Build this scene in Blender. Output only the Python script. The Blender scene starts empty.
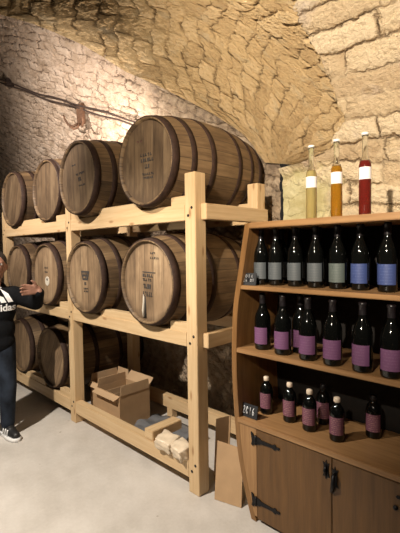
import bpy, bmesh, math, random
from mathutils import Vector, Matrix
from mathutils.bvhtree import BVHTree
random.seed(7)
S = bpy.context.scene
COL = S.collection
PI = math.pi

# ------------------------------------------------------------------ nodes
def new_mat(name):
    m = bpy.data.materials.new(name); m.use_nodes = True
    nt = m.node_tree
    for n in list(nt.nodes): nt.nodes.remove(n)
    out = nt.nodes.new('ShaderNodeOutputMaterial')
    b = nt.nodes.new('ShaderNodeBsdfPrincipled')
    nt.links.new(b.outputs[0], out.inputs['Surface'])
    return m, nt, b, out

class N:
    """tiny helper around a node tree"""
    def __init__(s, nt): s.nt = nt
    def node(s, t, **kw):
        n = s.nt.nodes.new(t)
        for k, v in kw.items(): setattr(n, k, v)
        return n
    def put(s, sock, v):
        if hasattr(v, 'is_linked'): s.nt.links.new(v, sock)
        else: sock.default_value = v
    def math(s, op, a, b=0.0, clamp=False):
        n = s.node('ShaderNodeMath', operation=op); n.use_clamp = clamp
        s.put(n.inputs[0], a); s.put(n.inputs[1], b); return n.outputs[0]
    def vmath(s, op, a, b):
        n = s.node('ShaderNodeVectorMath', operation=op)
        s.put(n.inputs[0], a); s.put(n.inputs[1], b); return n.outputs[0]
    def noise(s, vec, scale, detail=3.0, rough=0.5, col=False):
        n = s.node('ShaderNodeTexNoise'); s.put(n.inputs['Vector'], vec)
        n.inputs['Scale'].default_value = scale; n.inputs['Detail'].default_value = detail
        n.inputs['Roughness'].default_value = rough
        return n.outputs['Color'] if col else n.outputs['Fac']
    def ramp(s, fac, stops):
        n = s.node('ShaderNodeValToRGB'); s.put(n.inputs[0], fac)
        cr = n.color_ramp
        while len(cr.elements) < len(stops): cr.elements.new(0.5)
        for e, (p, c) in zip(cr.elements, stops):
            e.position = p; e.color = (c[0], c[1], c[2], 1) if not isinstance(c, (int, float)) else (c, c, c, 1)
        return n.outputs[0]
    def mix(s, fac, a, b, mode='MIX'):
        n = s.node('ShaderNodeMix', data_type='RGBA', blend_type=mode)
        s.put(n.inputs[0], fac)
        def c(v): return v if hasattr(v, 'is_linked') else (v[0], v[1], v[2], 1)
        s.put(n.inputs[6], c(a)); s.put(n.inputs[7], c(b)); return n.outputs[2]
    def mapping(s, vec, scale=(1, 1, 1), rot=(0, 0, 0), loc=(0, 0, 0)):
        n = s.node('ShaderNodeMapping'); s.put(n.inputs[0], vec)
        n.inputs['Scale'].default_value = scale; n.inputs['Rotation'].default_value = rot
        n.inputs['Location'].default_value = loc
        return n.outputs[0]
    def coord(s, which='UV'):
        return s.node('ShaderNodeTexCoord').outputs[which]
    def sep(s, vec):
        n = s.node('ShaderNodeSeparateXYZ'); s.put(n.inputs[0], vec); return n.outputs
    def bump(s, h, strength=0.3, dist=0.01, normal=None):
        n = s.node('ShaderNodeBump'); n.inputs['Strength'].default_value = strength
        n.inputs['Distance'].default_value = dist; s.put(n.inputs['Height'], h)
        if normal is not None: s.put(n.inputs['Normal'], normal)
        return n.outputs[0]
    def rand(s):
        return s.node('ShaderNodeObjectInfo').outputs['Random']

def plain(name, col, rough=0.6, metal=0.0, spec=0.5, noise=0.0, nscale=20):
    m, nt, b, _ = new_mat(name); n = N(nt)
    b.inputs['Roughness'].default_value = rough; b.inputs['Metallic'].default_value = metal
    b.inputs['Specular IOR Level'].default_value = spec
    if noise:
        f = n.noise(n.coord('Object'), nscale, 4)
        c = n.ramp(f, [(0.3, [x*(1-noise) for x in col]), (0.7, [min(1, x*(1+noise)) for x in col])])
        nt.links.new(c, b.inputs['Base Color'])
        nt.links.new(n.bump(f, 0.15, 0.004), b.inputs['Normal'])
    else:
        b.inputs['Base Color'].default_value = (*col, 1)
    return m

def wood(name, dark, light, grain=55, rough=0.55, knots=None, var=0.25):
    """grain runs along U of the part's UV map (metres)"""
    m, nt, b, _ = new_mat(name); n = N(nt)
    uv = n.coord('UV')
    r = n.rand()
    off = n.node('ShaderNodeCombineXYZ'); n.put(off.inputs[0], n.math('MULTIPLY', r, 37.0)); n.put(off.inputs[1], n.math('MULTIPLY', r, 11.0))
    v = n.vmath('ADD', uv, off.outputs[0])
    w = n.noise(n.mapping(v, (1.2, 5, 1)), 1.0, 2, col=True)
    v2 = n.vmath('ADD', v, n.vmath('MULTIPLY', w, (0.0, 0.05, 0)))
    g = n.noise(n.mapping(v2, (2.2, grain, 1)), 1.0, 4, 0.6)
    g2 = n.noise(n.mapping(v2, (6, grain*4, 1)), 1.0, 3, 0.6)
    f = n.math('ADD', n.math('MULTIPLY', g, 0.75), n.math('MULTIPLY', g2, 0.25))
    c = n.ramp(f, [(0.32, dark), (0.68, light)])
    big = n.noise(n.mapping(v, (1.0, 3, 1)), 1.5, 2)
    c = n.mix(n.math('MULTIPLY', big, var), c, [x*0.62 for x in light], 'MIX')
    if knots:
        vo = n.node('ShaderNodeTexVoronoi', voronoi_dimensions='2D'); n.put(vo.inputs['Vector'], n.mapping(v2, (2.3, 7, 1)))
        vo.inputs['Scale'].default_value = 1.0
        k = n.ramp(vo.outputs['Distance'], [(0.03, 1.0), (0.09, 0.0)])
        c = n.mix(n.math('MULTIPLY', k, 0.8), c, knots)
    nt.links.new(c, b.inputs['Base Color'])
    b.inputs['Roughness'].default_value = rough
    nt.links.new(n.bump(f, 0.2, 0.003), b.inputs['Normal'])
    return m

def stave_wood():
    m, nt, b, _ = new_mat('barrel_oak'); n = N(nt)
    uv = n.coord('UV'); r = n.rand()
    s = n.sep(uv)
    su = n.math('MULTIPLY', s[0], 26.0)
    fr = n.math('FRACT', su)
    cell = n.math('FLOOR', su)
    edge = n.math('MULTIPLY', n.math('MINIMUM', fr, n.math('SUBTRACT', 1.0, fr)), 2.0)
    line = n.ramp(edge, [(0.0, 0.0), (0.08, 1.0)])
    wn = n.node('ShaderNodeTexWhiteNoise', noise_dimensions='2D')
    cb = n.node('ShaderNodeCombineXYZ'); n.put(cb.inputs[0], cell); n.put(cb.inputs[1], r)
    nt.links.new(cb.outputs[0], wn.inputs['Vector'])
    off = n.node('ShaderNodeCombineXYZ'); n.put(off.inputs[0], n.math('MULTIPLY', r, 9.0)); n.put(off.inputs[1], wn.outputs['Value'])
    v = n.vmath('ADD', uv, off.outputs[0])
    g = n.noise(n.mapping(v, (90, 3.5, 1)), 1.0, 4, 0.62)
    st = n.noise(n.mapping(v, (14, 5, 1)), 1.0, 3, 0.55)
    f = n.math('ADD', n.math('MULTIPLY', g, 0.5), n.math('ADD', n.math('MULTIPLY', st, 0.3), n.math('MULTIPLY', wn.outputs['Value'], 0.22)))
    c = n.ramp(f, [(0.3, (0.034, 0.020, 0.010)), (0.5, (0.118, 0.071, 0.034)), (0.74, (0.275, 0.180, 0.092))])
    c = n.mix(n.math('SUBTRACT', 1.0, line), c, (0.03, 0.018, 0.01))
    nt.links.new(c, b.inputs['Base Color']); b.inputs['Roughness'].default_value = 0.62
    h = n.math('ADD', n.math('MULTIPLY', line, 0.6), n.math('MULTIPLY', g, 0.4))
    nt.links.new(n.bump(h, 0.4, 0.004), b.inputs['Normal'])
    return m

def head_wood(name='barrel_head_oak', tint=(1.0, 1.0, 1.0)):
    m, nt, b, _ = new_mat(name); n = N(nt)
    oc = n.coord('Object'); r = n.rand()
    s = n.sep(oc)
    px = n.math('ADD', n.math('MULTIPLY', s[0], 10.5), n.math('MULTIPLY', r, 5.0))
    fr = n.math('FRACT', px); cell = n.math('FLOOR', px)
    edge = n.math('MINIMUM', fr, n.math('SUBTRACT', 1.0, fr))
    line = n.ramp(edge, [(0.0, 0.0), (0.03, 1.0)])
    wn = n.node('ShaderNodeTexWhiteNoise', noise_dimensions='2D')
    cb = n.node('ShaderNodeCombineXYZ'); n.put(cb.inputs[0], cell); n.put(cb.inputs[1], r)
    nt.links.new(cb.outputs[0], wn.inputs['Vector'])
    off = n.node('ShaderNodeCombineXYZ'); n.put(off.inputs[0], n.math('MULTIPLY', r, 13.0)); n.put(off.inputs[2], n.math('MULTIPLY', wn.outputs['Value'], 5.0))
    v = n.vmath('ADD', oc, off.outputs[0])
    g = n.noise(n.mapping(v, (45, 1, 3.0)), 1.0, 4, 0.62)
    st = n.noise(n.mapping(v, (7, 1, 4.0)), 1.0, 3, 0.6)
    f = n.math('ADD', n.math('MULTIPLY', g, 0.42), n.math('ADD', n.math('MULTIPLY', st, 0.40), n.math('MULTIPLY', wn.outputs['Value'], 0.16)))
    t = tint
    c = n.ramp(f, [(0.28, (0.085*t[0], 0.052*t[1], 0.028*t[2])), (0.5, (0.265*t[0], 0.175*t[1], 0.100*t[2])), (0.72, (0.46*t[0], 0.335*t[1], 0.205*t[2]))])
    sm_ = n.ramp(n.noise(n.mapping(v, (6, 1, 2.2)), 1.0, 5, 0.7), [(0.50, 0.0), (0.70, 0.75)])
    c = n.mix(sm_, c, (0.085*t[0], 0.052*t[1], 0.030*t[2]))
    # old wine stains near the rim
    rad = n.math('POWER', n.math('ADD', n.math('POWER', s[0], 2.0), n.math('POWER', s[2], 2.0)), 0.5)
    ri = n.math('ADD', rad, n.math('MULTIPLY', n.noise(oc, 9, 3), 0.06))
    rm = n.ramp(ri, [(0.25, 0.0), (0.30, 0.7)])
    c = n.mix(rm, c, (0.07, 0.042, 0.024))
    c = n.mix(n.math('SUBTRACT', 1.0, line), c, (0.035, 0.022, 0.013))
    nt.links.new(c, b.inputs['Base Color']); b.inputs['Roughness'].default_value = 0.65
    h = n.math('ADD', n.math('MULTIPLY', line, 0.5), n.math('MULTIPLY', g, 0.5))
    nt.links.new(n.bump(h, 0.35, 0.003), b.inputs['Normal'])
    return m

def stone(name, kind):
    """rubble masonry with true displacement; UV in metres on each vault surface"""
    m, nt, b, out = new_mat(name); n = N(nt)
    uv = n.coord('UV'); pos = n.node('ShaderNodeNewGeometry').outputs['Position']
    warp = n.vmath('SUBTRACT', n.noise(uv, {'lime': 3.2, 'fan': 2.3, 'course': 1.7}[kind], 2, col=True), (0.5, 0.5, 0.5))
    wamt = {'lime': 0.16, 'fan': 0.30, 'course': 0.20}[kind]
    v = n.vmath('ADD', uv, n.vmath('MULTIPLY', warp, (wamt, wamt, 0)))
    w2 = n.vmath('SUBTRACT', n.noise(uv, 14.0, 4, 0.65, col=True), (0.5, 0.5, 0.5))
    v = n.vmath('ADD', v, n.vmath('MULTIPLY', w2, (0.085, 0.085, 0)))
    mp = n.mapping(v, (1, 1, 1), (0, 0, {'lime': 0.54, 'fan': -0.80, 'course': 0.03}[kind]))
    bw, rh = {'lime': (0.21, 0.085), 'fan': (0.34, 0.155), 'course': (0.46, 0.135)}[kind]
    def brick(mort):
        t = n.node('ShaderNodeTexBrick'); nt.links.new(mp, t.inputs['Vector']); t.offset = 0.43; t.squash = 1.35; t.squash_frequency = 3
        t.inputs['Color1'].default_value = (0, 0, 0, 1); t.inputs['Color2'].default_value = (1, 1, 1, 1); t.inputs['Mortar'].default_value = (0.5, 0.5, 0.5, 1)
        t.inputs['Scale'].default_value = 1.0; t.inputs['Mortar Size'].default_value = mort; t.inputs['Mortar Smooth'].default_value = 1.0
        t.inputs['Brick Width'].default_value = bw; t.inputs['Row Height'].default_value = rh; t.inputs['Bias'].default_value = 0.0
        return t
    b1 = brick(rh*0.11); b2 = brick(rh*0.30)
    cs = n.sep(b1.outputs['Color'])
    rough = n.noise(uv, 28, 6, 0.65)
    mid = n.noise(uv, 7, 4, 0.6)
    chunk = n.noise(n.mapping(mp, (0.7, 1.5, 1)), 10, 5, 0.62)
    opn = n.ramp(n.noise(uv, {'lime': 4.0, 'fan': 2.8, 'course': 2.2}[kind], 3, 0.6), [(0.40, 0.12), (0.60, 1.0)])
    joint = n.math('MULTIPLY', n.math('POWER', b1.outputs['Fac'], 1.5), opn)
    soft = n.math('MULTIPLY', b2.outputs['Fac'], n.math('ADD', 0.35, n.math('MULTIPLY', opn, 0.65)))
    if kind == 'lime':
        c = n.ramp(mid, [(0.30, (0.40, 0.30, 0.215)), (0.50, (0.60, 0.475, 0.37)), (0.75, (0.70, 0.585, 0.48))])
        c = n.mix(n.math('MULTIPLY', cs[0], 0.18), c, (0.36, 0.25, 0.17))
        c = n.mix(n.math('MULTIPLY', joint, 0.9), c, (0.12, 0.08, 0.055))
        sp = n.ramp(n.noise(uv, 17, 4, 0.7), [(0.60, 0.0), (0.72, 0.8)])
        c = n.mix(sp, c, (0.20, 0.130, 0.085))
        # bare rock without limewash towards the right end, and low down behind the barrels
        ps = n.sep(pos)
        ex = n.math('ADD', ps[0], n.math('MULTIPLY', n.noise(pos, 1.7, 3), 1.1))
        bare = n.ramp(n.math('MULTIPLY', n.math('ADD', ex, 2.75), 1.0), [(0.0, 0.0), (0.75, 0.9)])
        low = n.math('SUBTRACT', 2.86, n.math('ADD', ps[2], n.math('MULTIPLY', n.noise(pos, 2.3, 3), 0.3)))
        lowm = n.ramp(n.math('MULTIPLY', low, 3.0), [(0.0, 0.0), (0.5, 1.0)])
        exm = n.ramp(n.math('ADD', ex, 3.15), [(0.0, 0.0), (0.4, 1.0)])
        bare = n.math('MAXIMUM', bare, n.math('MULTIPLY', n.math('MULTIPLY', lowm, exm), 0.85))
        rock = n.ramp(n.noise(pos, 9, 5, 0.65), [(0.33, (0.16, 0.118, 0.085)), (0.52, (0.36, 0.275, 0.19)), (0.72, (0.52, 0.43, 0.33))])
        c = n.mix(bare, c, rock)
        high = n.ramp(n.math('ADD', ps[2], n.math('MULTIPLY', n.noise(pos, 1.9, 4), 0.7)), [(0.0, 0.0), (1.0, 0.0)])
        amp, gro = 0.034, 0.042
    elif kind == 'fan':
        c = n.ramp(n.math('ADD', n.math('MULTIPLY', cs[0], 0.28), n.math('ADD', n.math('MULTIPLY', mid, 0.42), n.math('MULTIPLY', rough, 0.30))),
                   [(0.25, (0.42, 0.29, 0.15)), (0.5, (0.60, 0.44, 0.24)), (0.8, (0.70, 0.545, 0.335))])
        gr = n.ramp(n.noise(uv, 4.3, 4, 0.6), [(0.55, 0.0), (0.72, 0.65)])
        c = n.mix(gr, c, (0.50, 0.43, 0.30))
        c = n.mix(n.math('MULTIPLY', joint, 0.9), c, (0.12, 0.075, 0.038))
        amp, gro = 0.040, 0.040
    else:
        c = n.ramp(n.math('ADD', n.math('MULTIPLY', cs[0], 0.38), n.math('ADD', n.math('MULTIPLY', mid, 0.36), n.math('MULTIPLY', rough, 0.26))),
                   [(0.2, (0.46, 0.335, 0.205)), (0.5, (0.63, 0.50, 0.33)), (0.75, (0.72, 0.595, 0.42))])
        gr = n.ramp(n.noise(uv, 3.3, 3, 0.6), [(0.58, 0.0), (0.72, 0.6)])
        c = n.mix(gr, c, (0.55, 0.47, 0.42))
        c = n.mix(n.math('MULTIPLY', joint, 0.9), c, (0.12, 0.075, 0.04))
        # old yellow-green plaster low on the wall by the rack
        ps = n.sep(pos)
        e2 = n.math('ADD', n.math('MULTIPLY', n.math('ADD', ps[0], 1.22), 4.0), n.math('MULTIPLY', n.noise(pos, 6, 3), 1.2))
        pl = n.math('SUBTRACT', 1.0, n.ramp(e2, [(0.3, 0.0), (0.9, 1.0)]))
        zz = n.math('ADD', n.math('MULTIPLY', n.math('SUBTRACT', 1.98, ps[2]), 5.0), n.math('MULTIPLY', n.noise(pos, 9, 4), 1.4))
        pl = n.math('MULTIPLY', pl, n.ramp(zz, [(0.45, 0.0), (0.95, 1.0)]))
        plc = n.ramp(n.noise(pos, 7, 5, 0.65), [(0.35, (0.40, 0.345, 0.17)), (0.65, (0.58, 0.53, 0.33))])
        c = n.mix(pl, c, plc)
        amp, gro = 0.040, 0.034
    nt.links.new(c, b.inputs['Base Color']); b.inputs['Roughness'].default_value = 0.9
    b.inputs['Specular IOR Level'].default_value = 0.15
    h = n.math('ADD', n.math('MULTIPLY', n.math('SUBTRACT', 1.0, n.math('ADD', n.math('MULTIPLY', joint, 0.55), n.math('MULTIPLY', soft, 0.45))), amp),
               n.math('ADD', n.math('MULTIPLY', cs[1], amp * 0.40), n.math('MULTIPLY', rough, gro)))
    h = n.math('ADD', h, n.math('ADD', n.math('MULTIPLY', mid, amp * 0.6), n.math('MULTIPLY', chunk, amp * 1.0)))
    if kind == 'course':
        h = n.math('ADD', n.math('MULTIPLY', h, n.math('SUBTRACT', 1.0, n.math('MULTIPLY', pl, 0.75))), n.math('MULTIPLY', pl, 0.02))
    dn = n.node('ShaderNodeDisplacement'); dn.inputs['Midlevel'].default_value = {'lime': 0.07, 'fan': 0.07, 'course': 0.07}[kind]; dn.inputs['Scale'].default_value = 1.0
    nt.links.new(h, dn.inputs['Height']); nt.links.new(dn.outputs[0], out.inputs['Displacement'])
    m.displacement_method = 'BOTH'
    return m

def concrete():
    m, nt, b, _ = new_mat('floor_concrete'); n = N(nt)
    p = n.coord('Object')
    f = n.noise(p, 2.2, 6, 0.62); f2 = n.noise(p, 60, 3, 0.6); f3 = n.noise(p, 9, 4, 0.6)
    c = n.ramp(n.math('ADD', n.math('MULTIPLY', f, 0.6), n.math('ADD', n.math('MULTIPLY', f2, 0.15), n.math('MULTIPLY', f3, 0.25))),
               [(0.36, (0.46, 0.428, 0.388)), (0.62, (0.62, 0.588, 0.55))])
    sp = n.ramp(n.noise(p, 13, 2, 0.5), [(0.73, 0.0), (0.77, 0.55)])
    c = n.mix(sp, c, (0.28, 0.23, 0.18))
    nt.links.new(c, b.inputs['Base Color']); b.inputs['Roughness'].default_value = 0.75
    nt.links.new(n.bump(n.math('ADD', f2, f3), 0.12, 0.003), b.inputs['Normal'])
    return m

def label_mat(name, col, ink, rows=7, rough=0.5):
    m, nt, b, _ = new_mat(name); n = N(nt)
    uv = n.coord('UV'); s = n.sep(uv)
    row = n.math('FRACT', n.math('MULTIPLY', s[1], float(rows)))
    band = n.math('MULTIPLY', n.ramp(n.math('ABSOLUTE', n.math('SUBTRACT', row, 0.5)), [(0.12, 1.0), (0.22, 0.0)]),
                  n.ramp(n.math('ABSOLUTE', n.math('SUBTRACT', s[0], 0.48)), [(0.30, 1.0), (0.34, 0.0)]))
    ch = n.ramp(n.noise(n.mapping(uv, (34, rows, 1)), 1.0, 1), [(0.44, 0.0), (0.54, 1.0)])
    c = n.mix(n.math('MULTIPLY', n.math('MULTIPLY', band, ch), 0.55), col, ink)
    nt.links.new(c, b.inputs['Base Color']); b.inputs['Roughness'].default_value = rough
    return m

def glassy(name, col, rough=0.02, trans=1.0, ior=1.45):
    m, nt, b, _ = new_mat(name)
    b.inputs['Base Color'].default_value = (*col, 1); b.inputs['Roughness'].default_value = rough
    b.inputs['Transmission Weight'].default_value = trans; b.inputs['IOR'].default_value = ior
    return m

M = {}
M['pine'] = wood('pine', (0.54, 0.355, 0.180), (0.69, 0.515, 0.305), 38, 0.55, knots=(0.30, 0.15, 0.06), var=0.18)
M['honey'] = wood('honey_wood', (0.140, 0.066, 0.020), (0.30, 0.155, 0.054), 34, 0.42, var=0.3)
M['shelf'] = wood('shelf_wood', (0.22, 0.112, 0.042), (0.41, 0.232, 0.100), 34, 0.45, var=0.2)
M['doorw'] = wood('door_wood', (0.080, 0.037, 0.0105), (0.158, 0.077, 0.023), 30, 0.42, var=0.3)
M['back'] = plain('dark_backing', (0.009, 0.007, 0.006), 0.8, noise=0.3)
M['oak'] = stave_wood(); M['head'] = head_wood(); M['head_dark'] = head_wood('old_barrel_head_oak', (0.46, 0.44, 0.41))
M['hoop'] = plain('hoop_iron', (0.034, 0.0175, 0.012), 0.75, 0.0, 0.25, noise=0.35, nscale=30)
M['ink'] = plain('stencil_ink', (0.045, 0.04, 0.038), 0.7)
M['inkred'] = plain('faded_red_ink', (0.12, 0.055, 0.045), 0.7)
M['white_spot'] = plain('paper_spot', (0.55, 0.50, 0.42), 0.6)
M['iron'] = plain('black_iron', (0.012, 0.012, 0.014), 0.45, 0.6, noise=0.4, nscale=60)
M['rust'] = plain('rusty_iron', (0.16, 0.085, 0.05), 0.7, 0.3, noise=0.4, nscale=60)
M['cable'] = plain('dark_cable', (0.05, 0.032, 0.026), 0.6)
M['card'] = plain('cardboard', (0.42, 0.27, 0.145), 0.75, noise=0.08, nscale=9)
M['cardin'] = plain('cardboard_inside', (0.46, 0.31, 0.18), 0.8, noise=0.08, nscale=9)
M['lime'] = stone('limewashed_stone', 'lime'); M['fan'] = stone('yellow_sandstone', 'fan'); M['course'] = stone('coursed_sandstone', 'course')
M['floor'] = concrete()
M['glass'] = plain('dark_bottle_glass', (0.003, 0.0033, 0.003), 0.07, 0, 0.5)
M['capsule'] = plain('black_capsule', (0.012, 0.010, 0.012), 0.32, 0, 0.5)
M['capsule_ivory'] = plain('ivory_cap', (0.72, 0.60, 0.47), 0.45)
M['lab_grey'] = label_mat('grey_label', (0.095, 0.110, 0.122), (0.14, 0.155, 0.165))
M['lab_green'] = label_mat('green_grey_label', (0.100, 0.124, 0.116), (0.15, 0.17, 0.165))
M['lab_blue'] = label_mat('blue_label', (0.046, 0.072, 0.215), (0.10, 0.14, 0.30))
M['lab_purple'] = label_mat('purple_label', (0.165, 0.068, 0.160), (0.23, 0.12, 0.22))
M['lab_wine'] = label_mat('wine_red_label', (0.175, 0.065, 0.105), (0.55, 0.36, 0.30), rows=9)
M['lab_white'] = label_mat('white_label', (0.82, 0.80, 0.82), (0.55, 0.54, 0.62), rows=8)
M['clear'] = glassy('clear_glass', (0.97, 0.98, 0.96))
M['liq_pale'] = glassy('pale_liqueur', (0.52, 0.43, 0.18), 0.03, 0.6, 1.34)
M['liq_amber'] = glassy('amber_liqueur', (0.42, 0.20, 0.018), 0.03, 0.6, 1.34)
M['liq_red'] = glassy('red_liqueur', (0.17, 0.020, 0.015), 0.03, 0.5, 1.34)
M['stopper'] = plain('white_stopper', (0.85, 0.83, 0.78), 0.4)
M['slate'] = plain('chalkboard', (0.016, 0.018, 0.022), 0.6)
M['chalk'] = plain('chalk', (0.75, 0.76, 0.78), 0.8)
M['film'] = plain('milky_plastic_film', (0.70, 0.58, 0.43), 0.35, 0, 0.6, noise=0.12, nscale=25)
M['greyfilm'] = plain('grey_plastic', (0.15, 0.153, 0.162), 0.35, noise=0.12)
M['skin'] = plain('skin', (0.32, 0.165, 0.115), 0.5)
M['hair'] = plain('dark_hair', (0.018, 0.013, 0.011), 0.6)
M['hoodie'] = plain('black_hoodie', (0.007, 0.0075, 0.009), 0.95, 0.0, 0.12, noise=0.2, nscale=40)
M['tee'] = plain('grey_white_tee', (0.45, 0.46, 0.46), 0.8)
M['print'] = plain('white_print', (0.86, 0.86, 0.86), 0.6)
M['denim'] = plain('dark_denim', (0.016, 0.022, 0.034), 0.85, 0.0, 0.2, noise=0.7, nscale=9)
M['shoe'] = plain('black_shoe', (0.012, 0.012, 0.013), 0.5)
M['sole'] = plain('white_sole', (0.82, 0.82, 0.82), 0.5)
M['eye'] = plain('eye_white', (0.7, 0.68, 0.65), 0.3); M['iris'] = plain('iris', (0.02, 0.012, 0.01), 0.3)

# ------------------------------------------------------------------ mesh helpers
class MB:
    def __init__(s):
        s.bm = bmesh.new(); s.uv = s.bm.loops.layers.uv.new('UVMap'); s.mats = []
    def mi(s, m):
        if m not in s.mats: s.mats.append(m)
        return s.mats.index(m)
    def face(s, vs, uvs=None, mat=None, smooth=False):
        try: f = s.bm.faces.new(vs)
        except ValueError: return None
        f.smooth = smooth
        if mat: f.material_index = s.mi(mat)
        if uvs:
            for l, u in zip(f.loops, uvs): l[s.uv].uv = u
        return f
    def box(s, a, b, bev=0.002, mat=None, rot=None, pivot=None):
        x0, y0, z0 = a; x1, y1, z1 = b
        t = bmesh.new(); r = bmesh.ops.create_cube(t, size=1)
        for v in t.verts:
            v.co = Vector(((x0+x1)/2+v.co.x*(x1-x0), (y0+y1)/2+v.co.y*(y1-y0), (z0+z1)/2+v.co.z*(z1-z0)))
        if bev: bmesh.ops.bevel(t, geom=list(t.edges), offset=bev, segments=2, affect='EDGES')
        s.join(t, rot, pivot, mat, (x1-x0, y1-y0, z1-z0))
    def join(s, t, rot=None, pivot=None, mat=None, dims=None, smooth=False):
        """copy bmesh t; UVs by dominant axis, U along the longest dimension"""
        t.normal_update()
        if dims is None:
            lo = [min(v.co[i] for v in t.verts) for i in range(3)]; hi = [max(v.co[i] for v in t.verts) for i in range(3)]
            dims = [hi[i]-lo[i] for i in range(3)]
        order = sorted(range(3), key=lambda i: -dims[i])
        mp = {}
        uvd = {}
        for f in t.faces:
            nax = max(range(3), key=lambda i: abs(f.normal[i]))
            ax = [i for i in order if i != nax]
            uvd[f] = [(v.co[ax[0]], v.co[ax[1]] + nax*0.37) for v in f.verts]
        mt = Matrix.Identity(4)
        if rot is not None:
            pv = Vector(pivot) if pivot is not None else Vector((0, 0, 0))
            mt = Matrix.Translation(pv) @ rot.to_4x4() @ Matrix.Translation(-pv)
        for v in t.verts: mp[v] = s.bm.verts.new(mt @ v.co)
        for f in t.faces: s.face([mp[v] for v in f.verts], uvd[f], mat, smooth)
        t.free()
    def prism(s, pts, axis, a, b, bev=0.0015, mat=None):
        """polygon pts (2-D) extruded along axis 0/1/2 from a to b"""
        t = bmesh.new()
        def co(p, d):
            q = [0, 0, 0]; q[axis] = d
            o = [i for i in range(3) if i != axis]; q[o[0]] = p[0]; q[o[1]] = p[1]; return q
        A = [t.verts.new(co(p, a)) for p in pts]; B = [t.verts.new(co(p, b)) for p in pts]
        k = len(pts)
        t.faces.new(A); t.faces.new(B[::-1])
        for i in range(k): t.faces.new((A[i], B[i], B[(i+1) % k], A[(i+1) % k]))
        bmesh.ops.recalc_face_normals(t, faces=list(t.faces))
        if bev:
            es = [e for e in t.edges if e.calc_face_angle(0) > 0.6]
            bmesh.ops.bevel(t, geom=es, offset=bev, segments=1, affect='EDGES')
        s.join(t, None, None, mat)
    def lathe(s, prof, seg=32, c=(0, 0, 0), mat=None, axis='Z', a0=0.0, a1=2*PI, vscale=1.0, smooth=True, cap=True):
        """prof = [(r, h)]; axis Z (upright) or Y"""
        full = abs(a1-a0-2*PI) < 1e-6
        nseg = seg
        rows = []
        L = [0.0]
        for i in range(1, len(prof)): L.append(L[-1]+math.hypot(prof[i][0]-prof[i-1][0], prof[i][1]-prof[i-1][1]))
        for r, h in prof:
            row = []
            for k in range(nseg if full else nseg+1):
                a = a0+(a1-a0)*k/nseg
                p = (c[0]+r*math.cos(a), c[1]+r*math.sin(a), c[2]+h) if axis == 'Z' else (c[0]+r*math.cos(a), c[1]+h, c[2]+r*math.sin(a))
                row.append(s.bm.verts.new(p))
            rows.append(row)
        for i in range(len(prof)-1):
            for k in range(nseg):
                k2 = (k+1) % nseg if full else k+1
                q = [rows[i][k], rows[i][k2], rows[i+1][k2], rows[i+1][k]]
                u0, u1 = k/nseg, (k+1)/nseg
                uvs = [(u0, L[i]*vscale), (u1, L[i]*vscale), (u1, L[i+1]*vscale), (u0, L[i+1]*vscale)]
                if axis == 'Y': q.reverse(); uvs.reverse()
                s.face(q, uvs, mat, smooth)
        if full and cap:
            if prof[0][0] > 1e-4: s.face(rows[0][::-1] if axis == 'Z' else rows[0], None, mat)
            if prof[-1][0] > 1e-4: s.face(rows[-1] if axis == 'Z' else rows[-1][::-1], None, mat)
    def tube(s, pts, r, seg=8, mat=None):
        pts = [Vector(p) for p in pts]; rows = []
        rr = r if isinstance(r, (list, tuple)) else [r]*len(pts)
        up = None
        for i, p in enumerate(pts):
            d = (pts[min(i+1, len(pts)-1)]-pts[max(i-1, 0)]).normalized()
            if up is None: up = d.orthogonal().normalized()
            u = (up-d*up.dot(d)).normalized(); up = u; w = d.cross(u)
            rows.append([s.bm.verts.new(p+(u*math.cos(2*PI*k/seg)+w*math.sin(2*PI*k/seg))*rr[i]) for k in range(seg)])
        for i in range(len(pts)-1):
            for k in range(seg):
                s.face([rows[i][k], rows[i][(k+1) % seg], rows[i+1][(k+1) % seg], rows[i+1][k]], None, mat, True)
        s.face(rows[0][::-1], None, mat); s.face(rows[-1], None, mat)
    def build(s, name, mat=None, parent=None, loc=(0, 0, 0)):
        me = bpy.data.meshes.new(name)
        bmesh.ops.recalc_face_normals(s.bm, faces=list(s.bm.faces))
        s.bm.to_mesh(me); s.bm.free()
        if mat is not None: me.materials.append(mat)
        for m in s.mats: me.materials.append(m)
        o = bpy.data.objects.new(name, me); COL.objects.link(o)
        o.location = loc
        if parent is not None: o.parent = parent
        return o

def tag(o, label, cat, group=None):
    o['label'] = label; o['category'] = cat
    if group: o['group'] = group
    return o
def thing(name, label, cat, loc=(0, 0, 0), group=None, rz=0.0):
    o = bpy.data.objects.new(name, None); COL.objects.link(o); o.empty_display_size = 0.05
    o.location = loc; o.rotation_euler = (0, 0, rz)
    return tag(o, label, cat, group)
def struct(o): o['kind'] = 'structure'; return o
def copy_tree(o, parent=None):
    c = o.copy(); COL.objects.link(c)
    if parent is not None: c.parent = parent
    for ch in list(o.children): copy_tree(ch, c)
    return c

# ------------------------------------------------------------------ setting
m = MB()
m.box((-9.5, -4.5, -0.12), (3.5, 2.62, 0.0), 0)
struct(m.build('floor', M['floor']))

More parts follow.
